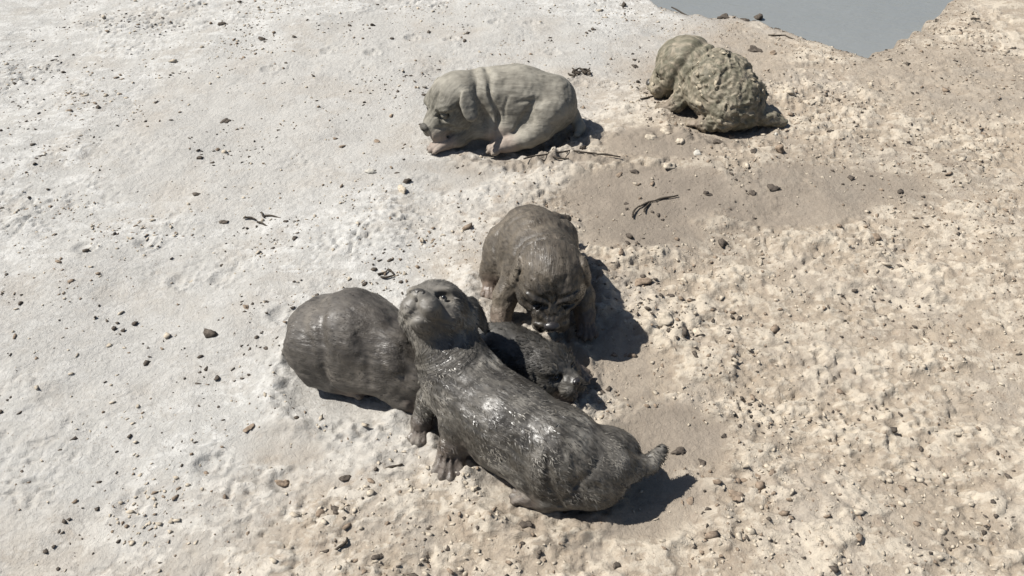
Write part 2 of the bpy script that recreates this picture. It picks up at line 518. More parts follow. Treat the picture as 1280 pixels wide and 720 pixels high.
class Head:
    def __init__(s, sc, C, F, U, scale=1.0, ear=1.0, mouth_open=0.0, muzzle=1.0, ear_l=None, ear_r=None, k=.014):
        s.sc, s.C, s.R, s.s = sc, np.asarray(C, float), frame(F, U), scale
        p = s.p; q = scale
        e = lambda c, r, kk=k: sc.ell(p(*c), np.array(r) * q, s.R[0], kk * q, U=s.R[2])
        e((0, 0, .004), (.054, .051, .048))                       # skull
        e((-.022, 0, -.010), (.045, .050, .046), .02)             # nape
        for y in (-1, 1):
            e((.022, y * .030, -.016), (.030, .024, .028))        # cheeks
            e((.036, y * .023, .020), (.015, .018, .010), .010)   # brow
        m = muzzle
        e((.052, 0, -.014), (.030 * m + .004, .029, .025), .016)  # muzzle
        for y in (-1, 1):
            e((.066 * m, y * .0145, -.024), (.021, .0155, .019), .007)   # lips
        e((.056 * m, 0, -.044 - .012 * mouth_open), (.022, .017, .011), .006)     # chin
        e((.078 * m, 0, -.006), (.012, .013, .009), .006)         # nose pad base
        for y in (-1, 1):
            sc.ell(p(.0475, y * .0255, .0065), np.array((.0105, .0115, .0068)) * q, s.R[0], .005 * q, sub=True, U=s.R[2])
            e((.0435, y * .0255, .006), (.0075, .009, .0072), .002)
        # creases: mouth, philtrum, forehead, brow, under the eyes
        sc.crease([p(.088 * m, 0, -.012), p(.088 * m, 0, -.030)], .0022 * q, .0035 * q)
        for y in (-1, 1):
            sc.crease([p(.086 * m, 0, -.032), p(.075 * m, y * .018, -.041), p(.050, y * .030, -.040), p(.033, y * .040, -.033)], .0028 * q, .0055 * q)
            sc.crease([p(.050, y * .006, .018), p(.047, y * .010, .036), p(.032, y * .014, .050)], .0035 * q, .0030 * q)
            sc.crease([p(.052, y * .010, .010), p(.050, y * .024, .0155), p(.038, y * .040, .010)], .0022 * q, .0035 * q)
            sc.crease([p(.056, y * .012, .002), p(.050, y * .028, -.006), p(.036, y * .042, -.002)], .0024 * q, .0036 * q)
            sc.crease([p(.058, y * .022, -.004), p(.050, y * .034, -.018), p(.040, y * .042, -.028)], .0028 * q, .0032 * q)
        for y, dr in ((1, ear_l), (-1, ear_r)):
            d = dr if dr is not None else (.006, y * .016, -.040)
            if ear > 0:
                a = np.array((-.010, y * .046, .026)); b = a + np.array((.004, y * .010, -.004)); t = a + np.array(d) * ear
                nrm = p(*(b + .5 * (t - a))) - p(0, 0, 0)
                mid = (a + t) / 2 + np.array((0, y * .004, 0))
                ax = s.w(*(t - a))
                L = np.linalg.norm(t - a)
                sc.ell(p(*mid), np.array((L * .62, .021, .0062)) * q, ax, .006 * q, U=s.w(*(mid * np.array((.2, 1, .5)))))
                sc.crease([p(*(mid + np.array((-.02, 0, 0)))), p(*(mid + np.array((.02, 0, 0))))], .003, -.0008)
    def w(s, f, l, u): return s.R[0] * f + s.R[1] * l + s.R[2] * u
    def p(s, f, l, u): return s.C + s.s * s.w(f, l, u)

def leg(sc, pts, k=.014):
    sc.chain([(np.array(p, float), r) for p, r in pts], k)

def paw(sc, c, F, s=1.0, up=(0, 0, 1)):
    R = frame(F, up); c = np.asarray(c, float)
    W = lambda f, l, u: c + s * (R[0] * f + R[1] * l + R[2] * u)
    sc.ell(W(0, 0, .001), np.array((.018, .016, .011)) * s, R[0], .008 * s, U=R[2])
    sc.paws.append((c, s))
    toes = (-.0142, -.0050, .0050, .0142)
    for i, l in enumerate(toes):
        f = .013 if i in (0, 3) else .020
        sc.cap(W(.000, l * .62, .003), .0066 * s, W(f, l, -.002), .0062 * s, .0012 * s)
        sc.cap(W(f + .003, l, -.003), .0032 * s, W(f + .007, l * 1.02, -.0060), .0016 * s, .001)
    for l, f in ((-.0095, .020), (0, .024), (.0095, .020)):
        sc.crease([W(.003, l * .7, .012), W(f, l, .004)], .0026 * s, .0042 * s, snap=False)

def ico(sub=2):
    import bmesh
    bm = bmesh.new(); bmesh.ops.create_icosphere(bm, subdivisions=sub, radius=1)
    v = np.array([x.co[:] for x in bm.verts]); f = np.array([[y.index for y in x.verts] for x in bm.faces])
    bm.free(); return v, f
ICO1, ICO2, ICO3 = ico(1), ico(2), ico(3)

# ------------------------------------------------------------------ puppy materials
def coat(name, dark, mid, pale, pale_amt=.4, wet=.5, streak=1.0, crust=0.0, crust_col=(.4, .37, .3), mask=False, paw_col=(.17, .125, .098), paw_amt=.6, face_wet=0, blotch=0):
    M = NT(name)
    r = M.attr('rest').outputs['Vector']
    big = M.noise(r, 14, 4, .55)
    st = M.noise(M.scale_vec(r, (28, 150, 150)), 1.0, 4, .6, .35)
    st2 = M.noise(M.scale_vec(r, (90, 420, 420)), 1.0, 3, .6, .2)
    c = M.mix(M.ramp(st, .3, .7), dark, mid)
    c = M.mix(M.ramp(big, .45, .68, 0, pale_amt), c, pale)
    c = M.mix(M.ramp(st2, .55, .8, 0, .35), c, pale)
    if blotch: c = M.mix(M.ramp(M.noise(M.scale_vec(r, (20, 38, 38)), 1.0, 3, .5, .4), .50, .60, 0, blotch), c, dark)
    sp = M.noise(r, 130, 4, .65)
    c = M.mix(M.ramp(sp, .60, .72, 0, .55), c, dark)
    if crust > 0:
        cr = M.noise(r, 46, 5, .62, .8)
        c = M.mix(M.ramp(cr, .40, .70, 0, crust), c, crust_col)
    if mask: c = M.mix(M.math('MULTIPLY', M.math('MULTIPLY', M.attr('muzzle').outputs['Fac'], mask[1]), M.ramp(st, .25, .75, 1.0, .35)), c, mask[0])
    c = M.mix(M.math('MULTIPLY', M.attr('paw').outputs['Fac'], M.ramp(sp, .35, .65, paw_amt, paw_amt * .6)), c, paw_col)
    M.l(c, M.b.inputs['Base Color'])
    wetn = M.noise(r, 22, 3, .5)
    ro = M.ramp(wetn, .40, .62, .20 + .5 * (1 - wet), .72)
    if face_wet: ro = M.math('SUBTRACT', ro, M.math('MULTIPLY', M.attr('muzzle').outputs['Fac'], face_wet))
    ro = M.math('MAXIMUM', ro, .18)
    M.l(ro, M.b.inputs['Roughness'])
    M.b.inputs['Specular IOR Level'].default_value = .25 + .35 * wet
    patch = M.ramp(M.noise(r, 17, 3, .5), .38, .62, .15, 1.0)        # matted wet patches are smoother
    n = M.bump(M.math('MULTIPLY', st, patch), .6 * streak, .004)
    n = M.bump(M.math('MULTIPLY', st2, patch), .5 * streak, .0018, n)
    n = M.bump(sp, .35, .0016, n)
    M.l(n, M.b.inputs['Normal'])
    return M.m

def simple(name, col, rough=.5, spec=.5, var=.3, sc=200):
    M = NT(name)
    co = M.n('ShaderNodeTexCoord').outputs['Object']
    f = M.noise(co, sc, 4)
    M.l(M.mix(M.ramp(f, .3, .7), tuple(c * (1 - var) for c in col), tuple(c * (1 + var) for c in col)), M.b.inputs['Base Color'])
    M.b.inputs['Roughness'].default_value = rough; M.b.inputs['Specular IOR Level'].default_value = spec
    M.l(M.bump(f, .3, .002), M.b.inputs['Normal'])
    return M.m

nose_mat = simple("wet dark nose", (.022, .020, .020), .28, .6, .3, 300)
muddy_nose = simple("mud-smeared nose", (.040, .036, .031), .45, .5, .4, 300)
grey_nose = simple("dried mud on nose", (.07, .065, .055), .7, .3, .3, 300)
eye_mat = simple("dark eye", (.010, .009, .009), .08, .8, .1, 50)

def build_puppy(label, root_loc, sc, heads, mat, heading, fur=4000, fur_len=.008, fur_lift=.25, fur_where=None, eyes=True, nose=True, flakes=0, flake_mat=None, nose_m=None, shift=(0, 0, 0), eye_r=.0063, mask_r=.062, bare=.055):
    V, Fq = sc.mesh()
    root = bpy.data.objects.new("puppy", None); COL.objects.link(root)
    root.location = root_loc; root.empty_display_size = .05
    tag(root, label, "puppy", "muddy puppies resting on the dried mud")
    root_loc = np.asarray(root_loc, float)
    me = mesh_np("body", V - root_loc, Fq)
    R = frame(heading)
    rest = (V - root_loc) @ R.T
    for h in heads:                                  # on the head the hair runs back from the nose
        wh = (1 - sstep(.060 * h.s, .125 * h.s, np.linalg.norm(V - h.p(.035, 0, -.005), axis=1)))[:, None]
        rest = rest * (1 - wh) + wh * ((V - h.C) @ h.R.T + ((h.C - root_loc) @ R.T))
    set_attr(me, 'rest', rest, 'FLOAT_VECTOR')
    mz = np.zeros(len(V))
    for h in heads: mz = np.maximum(mz, 1 - sstep(mask_r * .55 * h.s, mask_r * h.s, np.linalg.norm(V - h.p(.068, 0, -.018), axis=1)))
    set_attr(me, 'muzzle', mz)
    pw = np.zeros(len(V))
    for c_, s_ in sc.paws: pw = np.maximum(pw, 1 - sstep(.018 * s_, .048 * s_, np.linalg.norm(V - c_, axis=1)))
    set_attr(me, 'paw', pw)
    obj("body", me, mat, root)
    nrm = np.zeros(len(V) * 3, np.float32); me.vertices.foreach_get('normal', nrm); nrm = nrm.reshape(-1, 3)
    for h in heads:
        if nose: make_nose(h, root, root_loc, nose_m or nose_mat)
        if eyes:
            for y in (-1, 1):
                v, f = ICO2
                q = h.s; vv = v * eye_r * q
                P = h.p(.0452, y * .0255, .0062)
                obj("eye", mesh_np("eye", vv + (P - root_loc), f), eye_mat, root)
    if fur:
        w = np.ones(len(V)) if fur_where is None else fur_where(V)
        w = w * (V[:, 2] > .034)
        for h in heads: w = w * sstep(bare * .5 * h.s, bare * h.s, np.linalg.norm(V - h.p(.058, 0, -.004), axis=1))
        pick = rng.choice(len(V), fur, p=w / w.sum())
        back = -R[0]
        P = V[pick] - root_loc; N = nrm[pick]
        flow = back + np.array((0, 0, -.45)) + .35 * rng.normal(size=(fur, 3))
        # hair on the face lies away from the nose
        for h in heads:
            dv = V[pick] - h.p(.085, 0, 0); dist = np.linalg.norm(V[pick] - h.C, axis=1)
            wgt = np.clip(1.6 - dist / (.055 * h.s), 0, 1)[:, None]
            flow = flow * (1 - wgt) + wgt * (dv / np.linalg.norm(dv, axis=1)[:, None] + .3 * rng.normal(size=(fur, 3)))
        T = flow - N * (flow * N).sum(1)[:, None]; T /= np.linalg.norm(T, axis=1)[:, None] + 1e-9
        B = np.cross(N, T)
        ln = fur_len * rng.uniform(.55, 1.35, fur)[:, None]; wd = ln * rng.uniform(.05, .12, fur)[:, None]
        lift = fur_lift * rng.uniform(.5, 1.5, fur)[:, None]
        p0 = P - N * .001
        a = p0 - B * wd; b = p0 + B * wd
        mid = p0 + T * ln * .55 + N * ln * lift * .7
        c = mid + B * wd * .8; d = mid - B * wd * .8
        tip = p0 + T * ln + N * ln * lift * .6 + B * wd * rng.normal(size=(fur, 1))
        FV = np.stack([a, b, c, d, tip], 1).reshape(-1, 3)
        o = np.arange(fur)[:, None] * 5
        tris = np.concatenate([o + [0, 1, 2], o + [0, 2, 3], o + [3, 2, 4]])
        fm = mesh_np("fur", FV, tris)
        set_attr(fm, 'rest', np.repeat(rest[pick], 5, 0) + FV @ R.T * .3, 'FLOAT_VECTOR')
        set_attr(fm, 'muzzle', np.repeat(mz[pick], 5)); set_attr(fm, 'paw', np.repeat(pw[pick], 5))
        tag(obj("fur", fm, mat, root), kind="stuff")
    if flakes:
        up = (nrm[:, 2] > -.2) & (V[:, 2] > .02)
        w = up * sstep(-.05, .40, fbm(V[:, 0] * 30, V[:, 1] * 30, V[:, 2] * 30, seed=33))
        if fur_where is not None: w = w * fur_where(V)
        pick = rng.choice(len(V), flakes, p=w / w.sum())
        VV = []; FF = []; n0 = 0
        for i in pick:
            v, f = ICO1
            N = nrm[i]; Rr = frame(N, rng.normal(size=3))
            r = rng.uniform(.0020, .0085)
            s = np.array((r * .10, r * rng.uniform(.7, 1.5), r))
            vv = (v * s * (1 + .3 * rng.normal(size=(len(v), 1)))) @ Rr + V[i] - root_loc - N * .0002
            VV.append(vv); FF.append(f + n0); n0 += len(v)
        fm = mesh_np("mud_flakes", np.concatenate(VV), np.concatenate(FF), smooth=False)
        tag(obj("mud_flakes", fm, flake_mat, root), "pale dried mud flakes stuck in the coat", kind="stuff")
    root.location = tuple(root_loc + np.array(shift))
    return root

def make_nose(h, root, root_loc, nm):
    q = h.s
    sc = Sculpt(h.p(.090, 0, -.005) - .024 * q, h.p(.090, 0, -.005) + .024 * q, .0011)
    m = getattr(h, 'muz', 1.0)
    sc.ell(h.p(.0835, 0, -.003), np.array((.0085, .0125, .0082)) * q, h.R[0], .003, U=h.R[2])
    sc.ell(h.p(.083, 0, -.011), np.array((.006, .005, .007)) * q, h.R[0], .005, U=h.R[2])
    for y in (-1, 1):
        sc.ell(h.p(.092, y * .0058, -.0035), np.array((.0045, .0028, .0026)) * q, h.R[0], .0015, sub=True, U=h.R[2])
    V, F = sc.mesh()
    obj("nose", mesh_np("nose", V - root_loc, F), nm, root)

def G(x, y):
    return float(height(np.array([x]), np.array([y]))[0])

# ------------------------------------------------------------------ puppy 1: wet, in front, head raised towards the viewer
def puppy_front():
    sc = Sculpt((-.24, .58, -.03), (.27, 1.04, .26), .0024)
    A = np.array
    rump, loin, rib, sho = A((.122, .722, .052)), A((.062, .744, .062)), A((-.008, .792, .070)), A((-.074, .852, .096))
    hd = A((-.117, .930, .170))
    sc.chain([(rump, .052), (loin, .062), (rib, .060), (sho, .048)], .03)
    sc.ell((.062, .748, .040), (.105, .066, .040), (rump - rib), .03)         # belly spread on the ground
    sc.cap(sho, .050, hd - A((0, .004, .016)), .048, .04)                     # neck
    sc.cap((-.085, .842, .07), .040, (-.105, .872, .115), .038, .02)          # chest
    # haunches, hind feet tucked in
    sc.ell((.108, .706, .046), (.052, .030, .044), (.8, -.35, 0), .012)
    sc.ell((.150, .752, .045), (.042, .034, .042), (.8, -.3, 0), .016)
    leg(sc, [((.085, .696, .025), .022), ((.050, .690, .013), .015), ((.030, .694, .011), .012)])
    paw(sc, (.020, .698, .009), (-1, .5, 0), .9)
    # fore legs, toes towards the viewer
    leg(sc, [((-.062, .818, .085), .034), ((-.084, .795, .058), .025), ((-.094, .777, .028), .0180), ((-.095, .770, .015), .0165)])
    paw(sc, (-.096, .762, .0105), (-.10, -1, -.05), 1.32)
    leg(sc, [((-.108, .858, .085), .028), ((-.134, .850, .055), .019), ((-.144, .836, .024), .015), ((-.146, .828, .013), .014)])
    paw(sc, (-.147, .820, .009), (-.3, -1, -.05), .85)
    # tail
    leg(sc, [((.150, .716, .068), .022), ((.176, .716, .054), .0125), ((.204, .727, .050), .0095), ((.223, .746, .062), .0065)])
    h = Head(sc, hd, (-.26, -.42, .87), (.10, .85, .48), .98, ear=1.15, ear_l=(-.036, .014, -.030), ear_r=(-.036, -.010, -.030))
    ax = unit(sho - rump)
    for t, dp, sd in ((.12, .003, (-.6, -.7, .25)), (.36, .0018, (-.2, -.9, .4))):
        sc.fold(rump + (sho - rump) * t, ax + .45 * A((math.sin(t * 19), math.cos(t * 23), .3)), .080, .006, dp, side=sd)
    # ribbed wet folds on the near haunch and flank
    sc.crease([(.050, .700, .105), (.052, .684, .075), (.070, .668, .03)], .005, .007)
    sc.crease([(.082, .700, .100), (.092, .684, .07), (.100, .668, .03)], .006, .003)
    sc.crease([(.030, .730, .11), (.022, .704, .08), (.030, .69, .04)], .007, .003)
    sc.crease([(-.02, .78, .13), (.05, .735, .125), (.11, .70, .10)], .006, -.003)
    sc.cap(h.p(.012, 0, -.046), .026, (-.098, .868, .112), .040, .022)       # throat
    sc.cap((-.07, .845, .08), .050, (-.01, .792, .066), .060, .03)
    sc.lumps(.0042, 30, 3, 3, stretch=((rump - sho), .35))
    sc.lumps(.0016, 110, 9, 2, stretch=((rump - sho), .3))
    m = coat("wet dark grey coat", (.026, .023, .019), (.080, .072, .060), (.24, .222, .190), .9, .85, 1.7, mask=((.17, .155, .132), .65), face_wet=-.25, blotch=.8, paw_amt=.35)
    return build_puppy("wet dark grey puppy in front, propped on its forelegs with its head raised", (.03, .76, 0), sc, [h], m, -(rump - sho), 16000, .0085, .20, nose_m=muddy_nose, eye_r=.0046, bare=.060, mask_r=.080)
puppy_front()

# ------------------------------------------------------------------ puppy 2: curled on the left, head under the front puppy's chin
def puppy_left():
    A = np.array
    sc = Sculpt((-.47, .80, -.03), (-.03, 1.12, .21), .0026)
    rump, mid, sho = A((-.318, .992, .066)), A((-.262, .974, .074)), A((-.200, .940, .070))
    hd = A((-.150, .915, .054))
    sc.chain([(rump, .066), (mid, .074), (sho, .062)], .03)
    sc.ell((-.262, .968, .046), (.115, .076, .046), (sho - rump), .03)
    sc.cap(sho, .052, hd, .038, .025)
    sc.ell((-.338, .955, .055), (.040, .048, .052), (.3, .9, .1), .010)        # near haunch
    sc.ell((-.325, 1.030, .055), (.050, .040, .050), (.8, -.3, 0), .016)
    leg(sc, [((-.335, .935, .022), .022), ((-.300, .925, .012), .014), ((-.275, .920, .010), .012)])
    paw(sc, (-.265, .917, .009), (1, -.25, 0), .9)
    leg(sc, [((-.205, .900, .045), .026), ((-.180, .885, .02), .018), ((-.160, .878, .012), .014)])
    paw(sc, (-.150, .875, .009), (1, -.2, 0), .9)
    leg(sc, [((-.368, 1.00, .06), .016), ((-.385, .997, .04), .011), ((-.392, .98, .03), .008)])
    h = Head(sc, hd, (.80, -.30, -.30), (.2, -.25, .9), .86, ear=0)
    sc.ell((-.178, .894, .094), (.027, .020, .0055), (-.8, -.25, .30), .006, U=(.25, -.5, .8))
    ax = sho - rump
    sc.crease([(-.335, 1.02, .14), (-.305, .975, .14), (-.296, .925, .10), (-.305, .90, .04)], .010, .007)
    sc.crease([(-.245, .92, .13), (-.225, .905, .10), (-.222, .90, .06)], .007, .004)
    sc.lumps(.0055, 22, 13, 3); sc.lumps(.0012, 120, 19, 2, stretch=(ax, .4))
    m = coat("dull grey brown coat", (.038, .033, .028), (.082, .072, .060), (.140, .123, .102), .65, .65, 1.0, blotch=.4)
    return build_puppy("plump grey-brown puppy at left with its head hidden behind the front puppy", (-.27, .97, 0), sc, [h], m, ax, 12000, .0065, .16)
puppy_left()

# ------------------------------------------------------------------ puppy 3: facing the viewer, head down
def puppy_facing():
    A = np.array
    sc = Sculpt((-.10, .93, -.03), (.20, 1.36, .24), .0024)
    rump, mid, sho = A((.036, 1.238, .088)), A((.046, 1.18, .100)), A((.058, 1.125, .112))
    hd = A((.067, 1.072, .130))
    sc.chain([(rump, .064), (mid, .066), (sho, .052)], .03)
    sc.ell((.043, 1.18, .062), (.09, .068, .055), (sho - rump), .03)
    sc.cap(sho, .052, hd, .046, .03)
    sc.ell((-.022, 1.225, .060), (.055, .034, .056), (0, -1, .1), .014)
    sc.ell((.098, 1.245, .060), (.055, .034, .056), (0, -1, .1), .014)
    for (x, s) in ((-.038, -1), (.118, 1)):
        leg(sc, [((x, 1.20, .035), .026), ((x + s * .004, 1.22, .015), .018), ((x + s * .004, 1.185, .011), .014)])
        paw(sc, (x + s * .004, 1.172, .010), (0, -1, 0))
    leg(sc, [((.015, 1.125, .085), .032), ((-.012, 1.105, .052), .022), ((-.020, 1.088, .024), .017), ((-.021, 1.076, .013), .016)])
    paw(sc, (-.022, 1.068, .010), (-.05, -1, 0), 1.05)
    leg(sc, [((.105, 1.125, .085), .032), ((.128, 1.105, .052), .022), ((.134, 1.085, .024), .017), ((.135, 1.072, .013), .016)])
    paw(sc, (.136, 1.064, .010), (.05, -1, 0), 1.05)
    leg(sc, [((.055, 1.295, .085), .020), ((.085, 1.325, .07), .013), ((.115, 1.335, .065), .008)])
    h = Head(sc, hd, (.01, -.88, -.47), (0, -.47, .88), 1.12, ear=1.0, mouth_open=.4, ear_l=(.012, .010, -.046), ear_r=(.012, -.010, -.046))
    for t in (.25, .75): sc.fold(sho + (hd - sho) * t, hd - sho, .08, .006, .005)
    for t in (.15, .45, .7): sc.fold(rump + (sho - rump) * t, (sho - rump), .09, .007, .003)
    for y in (-1, 1):
        sc.crease([h.p(.052, y * .008, .016), h.p(.050, y * .024, .022), h.p(.036, y * .044, .016)], .0032, -.0055)
        sc.crease([h.p(.052, y * .010, .026), h.p(.046, y * .026, .030), h.p(.032, y * .044, .024)], .003, .005)
        sc.crease([h.p(.060, y * .010, -.002), h.p(.066, y * .020, -.010), h.p(.050, y * .034, -.014)], .003, -.0025)
    for y in (-1, 1):
        for a, q in ((.000, .005), (.010, .0045), (.020, .004)):
            sc.crease([h.p(.080 - a * .3, y * (.012 + a), .000), h.p(.064, y * (.028 + a * .6), -.010 - a * .3), h.p(.050 - a, y * (.040 + a * .3), -.026)], .0034, q)
        sc.crease([h.p(.048, y * .004, .030), h.p(.030, y * .007, .048)], .004, .005)
        sc.crease([h.p(.040, y * .018, .040), h.p(.024, y * .024, .050)], .004, .004)
    sc.crease([h.p(.072, -.010, .010), h.p(.072, .010, .010)], .0030, .004)
    sc.lumps(.0028, 34, 23, 3); sc.lumps(.0014, 120, 29, 2)
    m = coat("damp dark brown coat", (.038, .031, .023), (.088, .072, .053), (.160, .133, .100), .6, .6, 1.1, blotch=.45, mask=((.016, .015, .014), .95), face_wet=.42)
    C = h.C
    def where(V):
        return .5 + 1.2 * (np.linalg.norm(V - C, axis=1) < .085)
    return build_puppy("dark brown puppy facing the viewer with wrinkled brow, biting the shaggy one", (.045, 1.17, 0), sc, [h], m, sho - rump, 12000, .0065, .18, where, mask_r=.090, eye_r=.0052)
puppy_facing()

# ------------------------------------------------------------------ puppy 6: small shaggy dark puppy between the front one and the facing one
def puppy_shaggy():
    A = np.array
    sc = Sculpt((-.12, .84, -.03), (.16, 1.06, .16), .0022)
    rump, mid, sho = A((-.050, .985, .040)), A((-.015, .972, .044)), A((.022, .955, .042))
    hd = A((.062, .930, .044))
    sc.chain([(rump, .040), (mid, .044), (sho, .040)], .02)
    sc.cap(sho, .038, hd, .034, .02)
    leg(sc, [((.050, .965, .035), .020), ((.090, .955, .028), .014), ((.108, .945, .024), .012)])
    paw(sc, (.114, .940, .022), (.8, -.5, -.1), .9)
    leg(sc, [((.03, .925, .03), .018), ((.06, .898, .016), .013), ((.08, .890, .011), .011)])
    paw(sc, (.088, .888, .010), (1, -.2, 0), .8)
    h = Head(sc, hd, (.62, -.60, .22), (-.2, .3, 1), .74, ear=1.0, mouth_open=.5)
    sc.lumps(.0030, 45, 43, 3); sc.lumps(.0014, 150, 49, 2)
    m = coat("shaggy muddy coat", (.028, .026, .023), (.062, .057, .049), (.115, .106, .090), .5, .7, 1.0)
    def where(V): return .08 + 2 * (V[:, 0] > .015)
    return build_puppy("small dark shaggy mud-matted puppy wedged between the two in the middle", (.01, .965, 0), sc, [h], m, sho - rump, 6000, .010, .40, where)
puppy_shaggy()

# ------------------------------------------------------------------ puppy 4: smooth grey, lying on its side far back
def puppy_far():
    A = np.array
    sc = Sculpt((-.27, 1.64, -.03), (.22, 1.96, .24), .0026)
    rump, mid, sho = A((.092, 1.820, .078)), A((.010, 1.828, .090)), A((-.070, 1.820, .098))
    hd = A((-.142, 1.796, .100))
    sc.chain([(rump, .072), (mid, .072), (sho, .064)], .04)
    sc.ell((.01, 1.822, .052), (.13, .074, .050), (-1, 0, 0), .03)
    sc.cap(sho, .058, hd, .046, .03)
    sc.ell((-.030, 1.778, .036), (.095, .044, .036), (-1, 0, 0), .025)          # belly and chest on the ground
    sc.ell((.082, 1.762, .066), (.062, .034, .044), (.55, 0, .8), .010)        # thigh
    leg(sc, [((.070, 1.748, .045), .034), ((.040, 1.735, .026), .024), ((.008, 1.728, .017), .018), ((-.014, 1.724, .014), .016)], .010)
    paw(sc, (-.028, 1.721, .012), (-1, -.25, 0), 1.3)
    leg(sc, [((-.09, 1.780, .05), .032), ((-.130, 1.745, .022), .020), ((-.160, 1.730, .014), .016)])
    paw(sc, (-.178, 1.722, .011), (-1, -.35, 0), 1.2)
    leg(sc, [((.155, 1.83, .04), .018), ((.172, 1.80, .02), .012), ((.165, 1.775, .014), .008)])
    h = Head(sc, hd, (-.70, -.60, -.38), (-.30, -.15, .94), 1.24, ear=1.05, ear_r=(.012, .010, -.046), ear_l=(.028, .026, -.026))
    for a, d in ((0, .005), (.010, .004)):
        sc.crease([h.p(.062, .014, .012 + a), h.p(.050, .032, .018 + a), h.p(.030, .046, .010 + a)], .0035, d)
    sc.crease([h.p(.072, .022, -.006), h.p(.050, .040, -.018), h.p(.030, .046, -.034)], .005, .006)
    sc.crease([h.p(.018, .05, .02), h.p(.010, .055, -.005), h.p(.012, .05, -.035)], .005, .006)
    for x, d, w in ((-.048, .009, .007), (-.080, .007, .008)):
        sc.fold((x, 1.81, .09), (1, .12, .18), .100, w, d, side=(0, -.75, .6))
    sc.fold((-.064, 1.81, .09), (1, .30, .10), .100, .009, -.003, side=(0, -.75, .6))
    sc.crease([(.055, 1.745, .130), (.045, 1.735, .105), (.025, 1.73, .075), (.005, 1.735, .045)], .006, .011)
    sc.crease([(.015, 1.745, .118), (.040, 1.738, .125), (.068, 1.742, .128)], .005, .006)
    sc.crease([(-.01, 1.75, .13), (-.02, 1.742, .10), (-.018, 1.74, .07)], .004, .003)
    sc.lumps(.0042, 22, 53, 3); sc.lumps(.0010, 110, 59, 2)
    m = coat("smooth dry grey mud coat", (.145, .133, .108), (.222, .206, .170), (.305, .284, .236), .65, .12, .6, mask=((.085, .080, .064), .8), paw_col=(.27, .21, .175), paw_amt=.8)
    return build_puppy("smooth pale grey puppy lying on its side in the background, facing left", (0, 1.81, 0), sc, [h], m, (-1, 0, 0), 5000, .004, .12, nose_m=grey_nose, mask_r=.10)
puppy_far()

# ------------------------------------------------------------------ puppy 5: crusted with dried mud, far right
def puppy_crusted():
    A = np.array
    sc = Sculpt((.34, 1.70, -.03), (.72, 2.16, .26), .0028)
    rump, mid, sho = A((.575, 1.850, .066)), A((.540, 1.885, .082)), A((.500, 1.935, .090))
    hd = A((.448, 1.985, .105))
    sc.chain([(rump, .064), (mid, .076), (sho, .066)], .03)
    sc.ell((.545, 1.875, .052), (.11, .080, .050), (sho - rump), .03)
    sc.cap(sho, .058, hd, .054, .035)
    sc.ell((.545, 1.812, .052), (.045, .040, .050), (-.6, .6, .1), .014)
    sc.ell((.620, 1.895, .050), (.045, .036, .046), (-.6, .6, .1), .014)
    leg(sc, [((.53, 1.80, .03), .026), ((.500, 1.808, .015), .016), ((.485, 1.815, .011), .013)])
    paw(sc, (.475, 1.82, .009), (-1, .3, 0), .9)
    leg(sc, [((.455, 1.915, .06), .030), ((.435, 1.905, .025), .019), ((.420, 1.905, .013), .015)])
    paw(sc, (.408, 1.908, .010), (-1, .3, 0))
    leg(sc, [((.600, 1.830, .050), .026), ((.645, 1.812, .034), .018), ((.690, 1.806, .020), .010)])
    h = Head(sc, hd, (-.72, .15, -.62), (-.45, .1, .85), 1.22, ear=1.05, ear_l=(-.004, .012, -.046), ear_r=(-.012, .012, -.046))
    sc.fold((.472, 1.96, .10), sho - hd, .085, .011, .006)
    sc.fold((.495, 1.94, .10), sho - hd, .085, .007, .006)
    sc.lumps(.0050, 30, 63, 3); sc.crust(.0050, 42, 69, lambda p: .12 + .88 * sstep(.075, .11, np.linalg.norm(p - h.C, axis=1)))
    m = coat("crusted muddy coat", (.075, .069, .047), (.135, .126, .089), (.20, .177, .133), .5, .1, .5, crust=.75, crust_col=(.31, .262, .198))
    fm = simple("dried mud flakes", (.30, .26, .195), .95, .1, .3, 60)
    hc = h.C
    def where(V): return (np.linalg.norm(V - hc, axis=1) > .085) * 1.0
    return build_puppy("puppy at far right crusted in flaking dried mud with its head turned away", (.54, 1.89, 0), sc, [h], m, sho - rump, 2500, .006, .3, where, flakes=90, flake_mat=fm, nose_m=muddy_nose, shift=(.003, .022, 0))
puppy_crusted()

# ------------------------------------------------------------------ clods, stones, twigs and crumbs
clod_dark = simple("dark damp clod", (.075, .062, .050), .85, .2, .4, 220)
clod_brown = simple("brown soil clod", (.20, .155, .115), .92, .15, .3, 200)
clod_pale = simple("pale dry clod", (.37, .322, .255), .95, .1, .25, 180)
stone_pale = simple("pale stone", (.39, .37, .325), .9, .15, .15, 150)
twig_mat = simple("dark dead twig", (.055, .045, .035), .85, .2, .4, 250)

